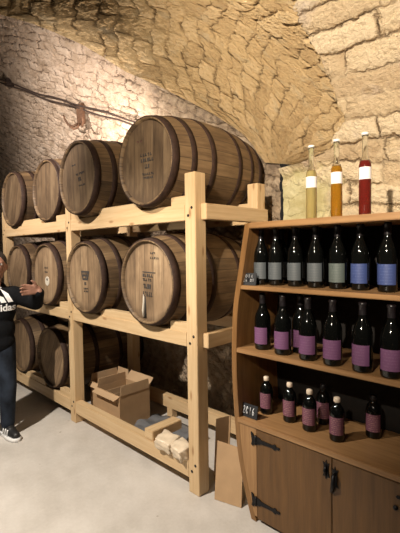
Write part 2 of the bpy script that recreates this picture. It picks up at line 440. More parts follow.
VR, VZ, VY = 2.3, 1.95, 2.5                      # main barrel vault: radius, springing height, wall line
def vault(x, s):
    """point of the main vault (axis along x): s metres up from the springing, s<0 is the upright wall"""
    if s <= 0: return Vector((x, VY, VZ+s))
    a = s/VR
    return Vector((x, VY-VR*(1-math.cos(a)), VZ+VR*math.sin(a)))
GA = [(-1.731, .145), (-1.814, .255), (-1.878, .357), (-2.098, .541), (-2.331, .707), (-2.673, .946), (-3.03, 1.19), (-3.381, 1.542),
      (-3.795, 1.892), (-4.224, 2.223), (-4.68, 2.685), (-4.955, 3.289)]
GB = [(-1.503, .094), (-1.239, .15), (-1.128, .328), (-1.195, .547), (-1.257, .775), (-1.351, .995), (-1.379, 1.221), (-1.415, 1.502), (-1.447, 1.857), (-1.47, 2.5), (-1.48, 3.3)]
def lerp_s(P, s):
    if s <= P[0][1]: return P[0][0]
    for (x0, s0), (x1, s1) in zip(P, P[1:]):
        if s <= s1: return x0+(x1-x0)*(s-s0)/(s1-s0)
    return P[-1][0]
def resample(P, n):
    L = [0]
    for a, b in zip(P, P[1:]): L.append(L[-1]+math.dist(a, b))
    out = []
    for i in range(n):
        t = L[-1]*i/(n-1)
        for k in range(len(P)-1):
            if t <= L[k+1]+1e-9:
                f = (t-L[k])/(L[k+1]-L[k]); out.append((P[k][0]+(P[k+1][0]-P[k][0])*f, P[k][1]+(P[k+1][1]-P[k][1])*f)); break
    return out
def grid_obj(name, rows, uvs, mat, face_to=None):
    """rows of points -> one mesh, smooth, normals towards the room"""
    me = bpy.data.meshes.new(name); nv = len(rows[0]); vs = [p for r in rows for p in r]
    fs = []
    for i in range(len(rows)-1):
        for k in range(nv-1):
            fs.append((i*nv+k, i*nv+k+1, (i+1)*nv+k+1, (i+1)*nv+k))
    me.from_pydata([tuple(v) for v in vs], [], fs)
    uvl = me.uv_layers.new(name='UVMap'); fl = [u for r in uvs for u in r]
    for l in me.loops: uvl.data[l.index].uv = fl[l.vertex_index]
    p = me.polygons[len(me.polygons)//2]
    if (Vector((-1.5, 0, 1.5))-p.center).dot(p.normal) < 0: me.flip_normals()
    for p in me.polygons: p.use_smooth = True
    me.materials.append(mat)
    o = bpy.data.objects.new(name, me); COL.objects.link(o)
    return struct(o)
# left wall rising into the limewashed vault, cut off along the groin GA
def steps(a, b, d):
    n = max(2, int(round((b-a)/d))+1); return [a+(b-a)*i/(n-1) for i in range(n)]
ss = steps(-1.95, -0.9, 0.04)[:-1] + steps(-0.9, 3.289, 0.016)
rows, uvs = [], []
for s in ss:
    xe = lerp_s(GA, s) if s > GA[0][1] else -1.731
    if s <= GA[0][1]: xe = -1.62
    xs = [xe-7.8*(i/420.0)**1.35 for i in range(421)]
    rows.append([vault(x, s) for x in xs]); uvs.append([(x, s) for x in xs])
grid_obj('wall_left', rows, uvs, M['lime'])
# right wall in long courses, cut off along the groin GB
ss = steps(-1.95, -0.6, 0.04)[:-1] + steps(-0.6, 3.3, 0.014)
rows, uvs = [], []
for s in ss:
    xe = lerp_s(GB, s) if s > GB[0][1] else -1.62
    xs = [xe+3.2*(i/230.0)**1.1 for i in range(231)]
    rows.append([vault(x, s) for x in xs]); uvs.append([(x, s) for x in xs])
grid_obj('wall_right', rows, uvs, M['course'])
# lunette vault between the two groins, fanning up from the wall
nA = 400; RA = resample(GA, nA); RB = resample(GB[:9], nA)
rows, uvs = [], []
for i in range(nA):
    a = vault(*RA[i]); b = vault(*RB[i]); t = i/(nA-1)
    row, uu = [], []
    w = (b-a).length
    for k in range(309):
        u = (k-4)/300.0
        p = a.lerp(b, u)+Vector((0, 0.35, 0.75)).normalized()*(0.16*w*max(-0.06, math.sin(PI*u))*min(1.0, t*2.5))
        row.append(p); uu.append(((u-0.5)*2.6, t*4.0))
    rows.append(row); uvs.append(uu)
grid_obj('ceiling', rows, uvs, M['fan'])

# ------------------------------------------------------------------ wine barrels
BL, RE, RB_ = 0.87, 0.272, 0.325
def br(t): return RB_-(RB_-RE)*(2*t-1)**2
def make_barrel():
    root = bpy.data.objects.new('wine_barrel', None); COL.objects.link(root); root.empty_display_size = 0.05
    b = MB(); n = 24
    prof = [(RE-0.018, 0.026), (RE-0.013, 0.001), (RE-0.004, 0.0)]+[(br(i/n), BL*i/n) for i in range(n+1)][1:-1]+[(RE, BL-0.002), (RE-0.013, BL), (RE-0.018, BL-0.026)]
    b.lathe(prof, 56, axis='Y', cap=False); b.build('staves', M['oak'], root)
    for y, d in ((0.022, 0.010), (BL-0.022, -0.010)):
        h = MB(); R = RE-0.0168
        h.lathe([(R, y+d), (R, y), (R*0.5, y), (0.0005, y)], 48, axis='Y', cap=False, smooth=False)
        h.build('head', M['head'], root)
    for c, w in ((0.024, 0.046), (0.150, 0.040), (0.305, 0.042), (BL-0.305, 0.042), (BL-0.150, 0.040), (BL-0.024, 0.046)):
        h = MB(); y0, y1 = max(0.001, c-w/2), min(BL-0.001, c+w/2); ym = (y0+y1)/2
        o = 0.0035
        h.lathe([(br(y0/BL)-0.003, y0), (br(y0/BL)+o, y0+0.001), (br(ym/BL)+o, ym), (br(y1/BL)+o, y1-0.001), (br(y1/BL)-0.003, y1)], 56, axis='Y', cap=False)
        h.build('hoop', M['hoop'], root)
    return root
def bars(b, x, z, w, h, n, mat, y=0.0195):
    """a row of n irregular printed strokes, as worn stencil lettering"""
    for i in range(n):
        a = x-w/2+w*(i+0.08)/n; c = x-w/2+w*(i+random.uniform(0.62, 0.86))/n
        k = random.random()
        if k < 0.45:
            b.box((a, y, z-h/2), (c, y+0.003, z-h/2+h*0.3), 0, mat); b.box((a, y, z-h/2), (a+(c-a)*0.4, y+0.003, z+h/2), 0, mat)
        elif k < 0.75:
            b.box((a, y, z+h*0.2), (c, y+0.003, z+h/2), 0, mat); b.box((c-(c-a)*0.4, y, z-h/2), (c, y+0.003, z+h/2), 0, mat)
        else: b.box((a, y, z-h/2), (c, y+0.003, z+h/2), 0, mat)
def stencil(kind, parent):
    K = M['ink']
    def row(*a):
        b = MB(); bars(b, *a); b.build('stencil_row', None, parent)
    def mark(name, f):
        b = MB(); f(b); b.build(name, None, parent)
    if kind == 'lines':        # faint rows of lettering
        row(0.0, 0.045, 0.12, 0.018, 5, K); row(0.01, 0.012, 0.13, 0.022, 6, K); row(0.01, -0.028, 0.05, 0.026, 3, K)
        row(0.02, -0.075, 0.12, 0.014, 7, K); row(0.02, -0.098, 0.10, 0.013, 6, K)
        row(-0.07, 0.135, 0.07, 0.012, 2, M['inkred'])
    elif kind == 'crest':      # tapering dark badge with small rows below
        mark('stencil_badge', lambda b: b.prism([(-0.062, 0.05), (0.062, 0.05), (0.040, -0.022), (-0.040, -0.022)], 1, 0.0195, 0.0215, 0, K))
        row(0.0, 0.030, 0.085, 0.016, 5, M['head'], 0.0175); row(0.0, 0.0, 0.055, 0.014, 4, M['head'], 0.0175)
        row(0.0, -0.048, 0.03, 0.024, 2, K); row(0.008, -0.088, 0.07, 0.012, 5, K); row(0.008, -0.108, 0.065, 0.012, 5, K)
    elif kind == 'rows':       # crossed strokes and three rows
        mark('stencil_line', lambda b: b.box((-0.055, 0.0195, 0.058), (0.075, 0.0215, 0.064), 0, K))
        row(0.0, 0.040, 0.11, 0.020, 5, K); row(-0.01, 0.012, 0.09, 0.018, 5, K)
        row(-0.008, -0.03, 0.08, 0.030, 4, K); row(0.0, -0.08, 0.10, 0.030, 5, K)
        row(0.07, 0.155, 0.09, 0.014, 5, K); row(0.05, 0.185, 0.05, 0.012, 3, K)
    elif kind == 'few':
        row(0.03, 0.03, 0.13, 0.014, 6, K); row(0.02, -0.01, 0.05, 0.03, 3, K); row(0.05, -0.06, 0.10, 0.012, 5, K); row(-0.06, 0.11, 0.06, 0.012, 3, K)
    else:                      # pale paper disc with a dark dot
        t = [(0.042*math.cos(2*PI*i/20), -0.06+0.042*math.sin(2*PI*i/20)) for i in range(20)]
        mark('sticker', lambda b: b.prism([(x+0.02, z) for x, z in t], 1, 0.0190, 0.0218, 0, M['white_spot']))
        t = [(0.012*math.cos(2*PI*i/12), -0.045+0.012*math.sin(2*PI*i/12)) for i in range(12)]
        mark('dot', lambda b: b.prism([(x+0.022, z) for x, z in t], 1, 0.0175, 0.021, 0, K))
        row(0.0, 0.06, 0.07, 0.014, 4, K); row(0.0, 0.02, 0.06, 0.012, 4, K)
G = 'oak barrels on the rack'
ZT, ZM, ZL = 2.008, 1.253, 0.478
BAR = [  # x, y of head, z of axis, stencil, roll, label
 (-1.994, 1.535, ZT, 'lines', 0.04, 'oak barrel with faint stencil rows, top tier beside the front post at the rack end'),
 (-2.785, 1.500, ZT+0.003, 'few', -0.05, 'top tier oak barrel just right of the middle rack post, head jutting over rail'),
 (-3.520, 1.590, ZT, None, 0.03, 'narrow-looking top tier oak barrel just left of the middle rack post'),
 (-4.245, 1.560, ZT-0.01, None, 0.35, 'farthest oak barrel on the top tier, at the far left end'),
 (-2.020, 1.550, ZM, 'rows', 0.03, 'middle tier oak barrel at the rack end with black stencil rows and a stain'),
 (-2.790, 1.540, ZM, 'crest', 0.0, 'middle tier oak barrel with dark tapering badge stencilled on the head'),
 (-3.500, 1.550, ZM, 'spot', 0.02, 'middle tier oak barrel with pale round sticker, behind the raised hand'),
 (-4.240, 1.590, ZM, None, 0.5, 'middle tier oak barrel beside the head of the person'),
 (-3.540, 1.600, ZL, None, 0.5, 'bottom tier oak barrel left of the middle rack post, head half in shadow'),
 (-4.250, 1.600, ZL, None, 0.1, 'bottom tier oak barrel beside the jeans of the person'),
]
proto = make_barrel()
for i, (x, y, z, st, ro, lab) in enumerate(BAR):
    o = proto if i == 0 else copy_tree(proto)
    o.location = (x, y, z); o.rotation_euler = (0, ro, 0)
    tag(o, lab, 'barrel', G)
    BAR[i] = BAR[i]+(o,)
for row in BAR:
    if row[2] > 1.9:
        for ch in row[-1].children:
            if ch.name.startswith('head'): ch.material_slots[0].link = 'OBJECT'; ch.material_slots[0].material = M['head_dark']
    if row[3]: stencil(row[3], row[-1])
# wine run on one head
b = MB()
b.tube([(-0.045, 0.021, -0.085), (-0.040, 0.0205, -0.13), (-0.047, 0.0205, -0.19), (-0.042, 0.0205, -0.235)], [0.003, 0.008, 0.009, 0.006], 8, M['white_spot'])
b.tube([(-0.028, 0.021, -0.095), (-0.024, 0.0205, -0.15), (-0.022, 0.0205, -0.235)], [0.003, 0.006, 0.009], 8, M['ink'])
b.build('stain', None, BAR[4][-1])

# ------------------------------------------------------------------ barrel rack
rack = thing('barrel_rack', 'three tier pale pine timber rack holding the oak barrels', 'rack', (-3.1, 1.9, 0))
def rp(mb, name, mat=None):
    o = mb.build(name, mat or M['pine'], None)
    o.parent = rack; o.matrix_parent_inverse = Matrix.Translation((3.1, -1.9, 0)); return o
W = 0.0867; YF = 1.602; YB = 2.198; HP = 1.90
PX = [-1.6108, -3.082, -4.553]
for k, x in enumerate(PX):
    b = MB(); b.box((x-W, YF, 0), (x, YF+W, HP), 0.003); p = rp(b, 'post')
    for z in (0.155, 0.925, 1.675):
        for dx, dz in ((0.028, -0.022), (0.058, 0.022)):
            bb = MB(); bb.lathe([(0.0, -0.002), (0.0085, -0.002), (0.0085, 0.004), (0.0, 0.004)], 12, (x-W+dx, YF, z+dz), axis='Y', cap=False)
            o = bb.build('bolt', M['iron'], None); o.parent = p; o.matrix_parent_inverse = rack.matrix_parent_inverse.copy() if False else Matrix.Identity(4)
    b = MB(); b.box((x-W, YB, 0), (x, YB+W, HP), 0.003); rp(b, 'post')
LEV = [(0.0846, 0.187, ZL), (0.8778, 0.965, ZM), (1.6258, 1.7199, ZT)]
def cradle(x0, x1, zb, y0, y1, rows, h=0.052):
    pts = [(x0, zb), (x1, zb)]
    xs = [x1+(x0-x1)*i/40 for i in range(41)]
    for x in xs:
        t = zb+h
        for (bx, bz) in rows:
            d = abs(x-bx)
            if d < 0.296: t = min(t, bz-math.sqrt(0.296**2-d*d))
        pts.append((x, max(zb+0.004, t)))
    b = MB(); b.prism(pts, 1, y0, y1, 0); return b
for li, (z0, z1, zc) in enumerate(LEV):
    for a, c in ((PX[1], PX[0]), (PX[2], PX[1])):
        for (y0, y1) in ((YF+0.001, YF+0.062), (YB+0.02, YB+0.082)):
            b = MB(); b.box((a+0.0005, y0, z0), (c-W-0.0005, y1, z1), 0.003); rp(b, 'rail')
            bl = [(r[0], r[2]) for r in BAR if a < r[0] < c and abs(r[2]-zc) < 0.05]
            if len(bl) == 2:
                l, r = sorted(bl)
                for (xa, xb) in ((l[0]+0.13, r[0]-0.13), (a+0.001, l[0]-0.17), (r[0]+0.17, c-W-0.001)):
                    if xb-xa > 0.06:
                        rp(cradle(xa, xb, z1, y0+0.006, y1-0.004, bl), 'cradle_block')
    if li:
        b = MB(); b.box((PX[0], YF+0.045, z0+0.002), (PX[0]+0.046, YB+0.055, z1), 0.003); rp(b, 'end_rail')
    b = MB(); b.box((PX[2]-W-0.046, YF+0.045, z0+0.002), (PX[2]-W, YB+0.055, z1), 0.003); rp(b, 'end_rail')
b = MB(); b.box((-2.135, YF+0.005, 0.187), (-2.045, 1.87, 0.252), 0.004); rp(b, 'support_block')
for x in (-2.62, -2.30):
    b = MB(); b.box((x, YB+0.022, 0), (x+0.07, YB+0.08, 0.0846), 0.003); rp(b, 'foot')

# ------------------------------------------------------------------ cartons on the bottom of the rack
def sheet(b, p0, p1, p2, p3, t, mat):
    """a card panel through four corners with thickness t"""
    P = [Vector(p) for p in (p0, p1, p2, p3)]; nrm = (P[1]-P[0]).cross(P[3]-P[0]).normalized()*t
    A = [b.bm.verts.new(p) for p in P]; B = [b.bm.verts.new(p+nrm) for p in P]
    uv = [(0, 0), (1, 0), (1, 1), (0, 1)]
    b.face(A[::-1], uv, mat); b.face(B, uv, mat)
    for i in range(4): b.face([A[i], A[(i+1) % 4], B[(i+1) % 4], B[i]], uv, mat)
def carton(loc, w, d, h, label, flaps, rz=0.0, group=None, dividers=0):
    r = thing('cardboard_box', label, 'box', loc, group, rz)
    b = MB(); t = 0.005; C_ = M['card']
    sheet(b, (0, 0, 0), (w, 0, 0), (w, d, 0), (0, d, 0), t, C_)
    sheet(b, (0, 0, 0), (0, 0, h), (w, 0, h), (w, 0, 0), -t, C_)
    sheet(b, (0, d, 0), (w, d, 0), (w, d, h), (0, d, h), -t, C_)
    sheet(b, (0, 0, 0), (0, d, 0), (0, d, h), (0, 0, h), t, C_)
    sheet(b, (w, 0, 0), (w, 0, h), (w, d, h), (w, d, 0), t, C_)
    b.build('carton', C_, r)
    f = 0.1
    for s, ang, L in flaps:
        b = MB(); o, u = math.sin(ang)*L, math.cos(ang)*L
        if s == 'front': sheet(b, (0, 0, h), (w, 0, h), (w-0.01, -o, h+u), (0.01, -o, h+u), 0.004, M['cardin'])
        if s == 'back':  sheet(b, (0, d, h), (w, d, h), (w-0.01, d+o, h+u), (0.01, d+o, h+u), 0.004, M['cardin'])
        if s == 'left':  sheet(b, (0, 0, h), (0, d, h), (-o, d-0.01, h+u), (-o, 0.01, h+u), 0.004, M['cardin'])
        if s == 'right': sheet(b, (w, 0, h), (w, d, h), (w+o, d-0.01, h+u), (w+o, 0.01, h+u), 0.004, M['cardin'])
        b.build('flap', M['cardin'], r)
    if dividers:
        b = MB()
        for i in range(1, dividers+1):
            x = w*i/(dividers+1); sheet(b, (x, 0.01, 0.01), (x, d-0.01, 0.01), (x, d-0.01, h-0.01), (x, 0.01, h-0.01), 0.004, M['cardin'])
        b.build('divider', M['cardin'], r)
    return r
carton((-2.975, 1.75, 0.0), 0.340, 0.29, 0.30, 'open cardboard carton with upright flaps, larger and nearer rack end', [('right', 0.0, 0.080), ('left', -0.10, 0.070), ('front', 2.0, 0.060), ('back', 0.7, 0.09)], dividers=2)
carton((-3.165, 1.80, 0.0), 0.180, 0.28, 0.30, 'smaller open cardboard carton beside the middle rack post', [('left', 0.0, 0.060), ('back', 0.1, 0.07), ('front', 2.3, 0.05)])
# leaning card between rack and cabinet
b = MB()
sheet(b, (-1.535, 1.655, 0), (-1.372, 1.700, 0), (-1.415, 1.778, 0.292), (-1.578, 1.735, 0.305), 0.008, M['card'])
tag(b.build('cardboard_sheet', M['card']), 'flattened cardboard leaning between the rack end and the bottle cabinet', 'cardboard')
b = MB()
sheet(b, (-1.665, 1.79, 0), (-1.555, 1.80, 0), (-1.555, 1.83, 0.435), (-1.665, 1.82, 0.385), 0.006, M['card'])
tag(b.build('cardboard_sheet', M['card']), 'taller cardboard piece standing behind the flattened leaning one', 'cardboard')
# grey plastic sheet on the floor inside the rack
b = MB(); rows = []
for i in range(22):
    rr = []
    for k in range(14):
        x = -2.66+0.60*i/21; y = 1.80+0.36*k/13
        z = 0.012+0.020*abs(math.sin(x*17+y*9))+0.016*abs(math.sin(y*23-x*11))+0.03*math.exp(-((y-1.98-0.25*(x+2.4))/0.018)**2)
        rr.append(b.bm.verts.new((x, y, z)))
    rows.append(rr)
for i in range(21):
    for k in range(13): b.face([rows[i][k], rows[i+1][k], rows[i+1][k+1], rows[i][k+1]], None, None, True)
o = b.build('plastic_sheet', M['greyfilm']); sm = o.modifiers.new('thick', 'SOLIDIFY'); sm.thickness = 0.004; sm.offset = -1
tag(o, 'crumpled grey plastic sheet on floor between the cartons and the timber block', 'plastic sheet')
# film-wrapped blocks sagging over the bottom rail
def lump(name, c, s, rz, label, seed):
    b = MB(); t = bmesh.new(); bmesh.ops.create_cube(t, size=1)
    bmesh.ops.subdivide_edges(t, edges=list(t.edges), cuts=7, use_grid_fill=True)
    rnd = random.Random(seed); ph = [rnd.uniform(0, 6) for _ in range(6)]
    for v in t.verts:
        p = v.co*2; q = p.normalized()*max(abs(p.x), abs(p.y), abs(p.z))
        p = p.lerp(q, 0.28)
        w = 1+0.05*math.sin(p.x*5+ph[0]+p.z*3)+0.05*math.sin(p.y*6+ph[1]-p.x*4)+0.04*math.sin(p.z*7+ph[2]+p.y*5)
        v.co = Vector((p.x*s[0]/2*w, p.y*s[1]/2*w, p.z*s[2]/2*w))
    b.join(t, None, None, None, smooth=True)
    o = b.build(name, M['film']); o.location = c; o.rotation_euler = (0.25, 0.1, rz)
    return tag(o, label, 'wrapped block')
lump('wrapped_block', (-1.905, 1.612, 0.232), (0.140, 0.11, 0.075), 0.1, 'pale plastic-wrapped lump on the bottom rail, left of two, by the timber block', 1)
lump('wrapped_block', (-1.768, 1.612, 0.230), (0.125, 0.105, 0.078), -0.2, 'pale plastic-wrapped lump on the bottom rail, against the end post', 2)

# ------------------------------------------------------------------ bottle cabinet
XC = -0.815; YA, YZ = 1.66, 2.06
cab = thing('bottle_cabinet', 'honey coloured wooden bottle shelf with bulging sides and doors below', 'cabinet', (XC, YA, 0))
def cp(mb, name, mat, parent=None):
    o = mb.build(name, mat, None)
    if parent is None: o.parent = cab; o.matrix_parent_inverse = Matrix.Translation((-XC, -YA, 0))
    else: o.parent = parent
    return o
OUT = [(-1.275, 0.0), (-1.316, 0.126), (-1.352, 0.268), (-1.371, 0.363), (-1.382, 0.484), (-1.395, 0.654), (-1.402, 0.798), (-1.400, 0.954), (-1.391, 1.132), (-1.353, 1.316), (-1.318, 1.50), (-1.302, 1.588)]
def xo(z):
    for (x0, z0), (x1, z1) in zip(OUT, OUT[1:]):
        if z <= z1: return x0+(x1-x0)*(z-z0)/(z1-z0)
    return OUT[-1][0]
TH = 0.034
zs = steps(0.0, 1.588, 0.06)
sm_x = [(xo(max(0, z-0.05))+xo(z)+xo(min(1.588, z+0.05)))/3 if 0.05 < z < 1.53 else xo(z) for z in zs]
pts = [(x, z) for x, z in zip(sm_x, zs)]+[(x+TH, z) for x, z in reversed(list(zip(sm_x, zs)))]
for mir in (1, -1):
    pp = pts if mir == 1 else [(2*XC-x, z) for x, z in pts]
    b = MB(); b.prism(pp, 1, YA, YZ, 0.002); cp(b, 'side_panel', M['honey'])
def inner(z): return xo(z)+TH*0.7
b = MB(); b.box((xo(1.588)+TH, YA-0.008, 1.560), (2*XC-xo(1.588)-TH, YZ, 1.590), 0.003); cp(b, 'top_board', M['shelf'])
for z0, z1 in ((1.238, 1.260), (0.890, 0.916)):
    x = inner(z0); b = MB(); b.box((x, YA+0.002, z0), (2*XC-x, YZ-0.016, z1), 0.003); cp(b, 'shelf', M['shelf'])
x = inner(0.52); b = MB(); b.box((x, YA-0.006, 0.508), (2*XC-x, YZ-0.016, 0.535), 0.003); cp(b, 'counter_board', M['shelf'])
zb_ = steps(0.05, 1.56, 0.08)
bp = [(inner(z)-0.005, z) for z in zb_]+[(2*XC-inner(z)+0.005, z) for z in reversed(zb_)]
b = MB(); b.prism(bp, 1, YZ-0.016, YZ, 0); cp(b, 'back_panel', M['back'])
for mir in (1, -1):       # stiles between side and door
    zz = steps(0.03, 0.508, 0.05)
    q = [(inner(z), z) for z in zz]+[(-1.237, 0.508), (-1.237, 0.03)]
    if mir == -1: q = [(2*XC-x, z) for x, z in q]
    b = MB(); b.prism(q, 1, YA+0.001, YA+0.028, 0.001); cp(b, 'stile', M['shelf'])
b = MB(); b.box((-1.237, YA+0.012, 0.03), (2*XC+1.237, YA+0.03, 0.055), 0.002); cp(b, 'bottom_rail', M['doorw'])
doors = []
for x0, x1 in ((-1.2345, XC-0.0015), (XC+0.0015, 2*XC+1.2345)):
    b = MB(); b.box((x0, YA-0.002, 0.022), (x1, YA+0.020, 0.504), 0.003); d = cp(b, 'door', M['doorw'])
    doors.append(d)
def hinge(xh, z, sgn, parent):
    b = MB(); y0, y1 = YA-0.0075, YA-0.001
    P = lambda q: [(xh+sgn*x, z+v) for x, v in q]
    b.prism(P([(-0.030, 0.016), (-0.033, 0.036), (-0.020, 0.030), (-0.016, 0.018), (-0.004, 0.022), (-0.004, -0.022), (-0.014, -0.020), (-0.020, -0.036), (-0.031, -0.030), (-0.026, -0.012)]), 1, y0, y1, 0)
    b.prism(P([(0.0, 0.020), (0.022, 0.017), (0.032, 0.010), (0.100, 0.007), (0.112, 0.014), (0.122, 0.013), (0.126, 0.005), (0.142, 0.006), (0.148, 0.0), (0.142, -0.006), (0.126, -0.005), (0.122, -0.013), (0.112, -0.014), (0.100, -0.007), (0.032, -0.010), (0.022, -0.017), (0.0, -0.020)]), 1, y0, y1, 0)
    b.tube([(xh-sgn*0.002, YA-0.007, z-0.024), (xh-sgn*0.002, YA-0.007, z+0.024)], 0.006, 10)
    o = b.build('hinge', M['iron'], parent); return o
for d, xh, sg in ((doors[0], -1.236, 1), (doors[1], 2*XC+1.236, -1)):
    for z in (0.448, 0.118): hinge(xh, z, sg, d)
def handle(x, z, L, parent, drop):
    b = MB(); y0, y1 = YA-0.006, YA-0.001
    P = [(x-0.012, z+L/2-0.012), (x-0.016, z+L/2), (x-0.005, z+L/2-0.004), (x, z+L/2+0.012), (x+0.005, z+L/2-0.004), (x+0.016, z+L/2), (x+0.011, z+L/2-0.014),
         (x+0.012, z-L/2+0.014), (x+0.017, z-L/2), (x+0.006, z-L/2+0.003), (x, z-L/2-0.012), (x-0.006, z-L/2+0.003), (x-0.016, z-L/2), (x-0.011, z-L/2+0.014)]
    b.prism(P, 1, y0, y1, 0)
    if drop:
        b.tube([(x+0.002, YA-0.007, z+L/2-0.02), (x+0.004, YA-0.026, z+L/4), (x+0.002, YA-0.030, z-L/4), (x-0.006, YA-0.018, z-L/2-0.004), (x-0.012, YA-0.008, z-L/2-0.022)], [0.006, 0.008, 0.009, 0.008, 0.010], 8)
    else:
        b.tube([(x, YA-0.006, z+L/2-0.012), (x, YA-0.018, z), (x, YA-0.006, z-L/2+0.006)], [0.005, 0.008, 0.005], 8)
    return b.build('handle', M['iron'], parent)
handle(-0.842, 0.442, 0.066, doors[0], False)
handle(-0.800, 0.418, 0.082, doors[1], True)
b = MB(); b.lathe([(0.0, -0.010), (0.009, -0.008), (0.010, 0.0), (0.0, 0.0)], 12, (-0.542, YA-0.002, 0.40), axis='Y', cap=False)
b.build('screw', M['iron'], doors[1])

# ------------------------------------------------------------------ chalkboard signs
GLY = {'2': [[(.05, .75), (.15, .95), (.45, 1), (.6, .8), (.5, .55), (.05, .05), (.1, 0), (.65, .04)]], '0': [[(.35, 1), (.1, .8), (.05, .4), (.2, .05), (.42, 0), (.6, .25), (.62, .7), (.35, 1)]],
       '1': [[(.12, .78), (.35, 1), (.35, 0)]], '6': [[(.5, 1), (.2, .7), (.08, .3), (.25, 0), (.5, .05), (.58, .3), (.4, .5), (.12, .35)]], '4': [[(.45, 0), (.45, 1), (.03, .35), (.62, .35)]],
       'M': [[(0, 0), (.08, 1), (.32, .4), (.56, 1), (.64, 0)]], 'E': [[(.55, 1), (.05, 1), (.05, 0), (.55, 0)], [(.05, .5), (.45, .5)]], 'R': [[(.05, 0), (.05, 1), (.5, .95), (.5, .6), (.05, .5), (.58, 0)]],
       'L': [[(.05, 1), (.05, 0), (.55, 0)]], 'O': [[(.32, 1), (.05, .7), (.05, .3), (.3, 0), (.58, .3), (.58, .7), (.32, 1)]], 'T': [[(0, 1), (.62, 1)], [(.31, 1), (.31, 0)]]}
def chalk(parent, word, hgt, pitch, z, rot, r):
    """hand-chalked characters: every character is a part"""
    for i, ch in enumerate(word):
        b = MB()
        x0 = (i-len(word)/2)*pitch
        for st in GLY[ch]:
            b.tube([rot @ Vector((x0+px*hgt*0.72*pitch/(hgt*0.58)*0.72, -0.0004, z+(pz-0.5)*hgt)) for px, pz in st], r, 6)
        b.build('chalk_letter', M['chalk'], parent)
def sign(loc, w, h, rz, label, lines, tilt=0.16, roll=0.0):
    r = thing('chalkboard_sign', label, 'sign', loc, None, rz)
    b = MB(); rot = Matrix.Rotation(-tilt, 3, 'X') @ Matrix.Rotation(roll, 3, 'Y')
    b.box((-w/2, 0, 0), (w/2, 0.006, h), 0.0015, rot=rot, pivot=(0, 0, 0)); b.build('board', M['slate'], r)
    b = MB(); b.box((-0.006, 0.006, 0), (0.006, 0.010, h*0.7), 0.001, rot=Matrix.Rotation(0.25, 3, 'X'), pivot=(0, 0.01, 0)); b.build('prop', M['slate'], r)
    for word, hgt, pitch, z, rad in lines: chalk(r, word, hgt, pitch, z, rot, rad)
    return r
sign((-1.300, 1.680, 1.2605), 0.098, 0.066, 0.10, 'small chalkboard lettered 2014 on the upper bottle shelf beside grey labels', [('2014', 0.018, 0.0165, 0.048, 0.0009), ('MERLOT', 0.015, 0.0135, 0.026, 0.0008)])
sign((-1.310, 1.690, 0.5355), 0.108, 0.072, 0.0, 'small chalkboard lettered 2016 on the counter beside the small bottles', [('2016', 0.038, 0.021, 0.038, 0.0019)])

# ------------------------------------------------------------------ bottles
def arc_label(parent, r, z0, z1, a_c, half, mat, name='label'):
    b = MB(); n = 20; rows = []
    for z, v in ((z0, 0), (z1, 1)):
        rows.append([b.bm.verts.new((r*math.cos(a_c-half+2*half*k/n), r*math.sin(a_c-half+2*half*k/n), z)) for k in range(n+1)])
    for k in range(n):
        b.face([rows[0][k], rows[0][k+1], rows[1][k+1], rows[1][k]], [(k/n, 0), ((k+1)/n, 0), ((k+1)/n, 1), (k/n, 1)], None, True)
    o = b.build(name, mat, parent)
    return o
def wine_bottle(labmat):
    r = bpy.data.objects.new('wine_bottle', None); COL.objects.link(r); r.empty_display_size = 0.03
    b = MB()
    b.lathe([(0.0, 0.006), (0.030, 0.0), (0.037, 0.003), (0.039, 0.010), (0.039, 0.155), (0.0375, 0.172), (0.033, 0.190), (0.026, 0.208), (0.0195, 0.224), (0.0155, 0.240), (0.0138, 0.258), (0.0135, 0.285), (0.0155, 0.288), (0.0155, 0.296), (0.012, 0.298), (0.0, 0.298)], 28, cap=False)
    b.build('glass', M['glass'], r)
    b = MB(); b.lathe([(0.0150, 0.243), (0.0150, 0.247), (0.0146, 0.262), (0.0146, 0.286), (0.0165, 0.288), (0.0165, 0.297), (0.013, 0.300), (0.0, 0.3005)], 24, cap=False); b.build('capsule', M['capsule'], r)
    arc_label(r, 0.0396, 0.032, 0.120, -PI/2, 1.16, labmat)
    return r
protos = {}
def place(kind, x, y, z, rz, label, group):
    if kind not in protos:
        o = {'grey': lambda: wine_bottle(M['lab_grey']), 'green': lambda: wine_bottle(M['lab_green']), 'blue': lambda: wine_bottle(M['lab_blue']),
             'purple': lambda: wine_bottle(M['lab_purple']), 'small': small_bottle}[kind](); protos[kind] = o
    else: o = copy_tree(protos[kind])
    o.location = (x, y, z); o.rotation_euler = (0, 0, rz)
    if kind == 'purple': o.scale = (1.1, 1.1, 1.0)
    return tag(o, label, 'bottle', group)
def small_bottle():
    r = bpy.data.objects.new('small_bottle', None); COL.objects.link(r); r.empty_display_size = 0.03
    b = MB()
    b.lathe([(0.0, 0.005), (0.028, 0.0), (0.034, 0.003), (0.0355, 0.010), (0.0355, 0.126), (0.0340, 0.141), (0.0285, 0.155), (0.0200, 0.166), (0.0150, 0.174), (0.0135, 0.181), (0.0145, 0.182), (0.0145, 0.190), (0.0, 0.191)], 28, cap=False)
    b.build('glass', M['glass'], r)
    b = MB(); b.lathe([(0.0150, 0.184), (0.0158, 0.186), (0.0158, 0.199), (0.0140, 0.2045), (0.008, 0.207), (0.0, 0.2075)], 24, cap=False); b.build('cap', M['capsule_ivory'], r)
    arc_label(r, 0.0361, 0.034, 0.118, -PI/2, 1.1, M['lab_wine'])
    return r
Z1, Z2, Z3 = 1.2605, 0.9165, 0.5355
g1 = 'wine bottles on the upper shelf'; g2 = 'wine bottles on the middle shelf'; g3 = 'small bottles on the counter'
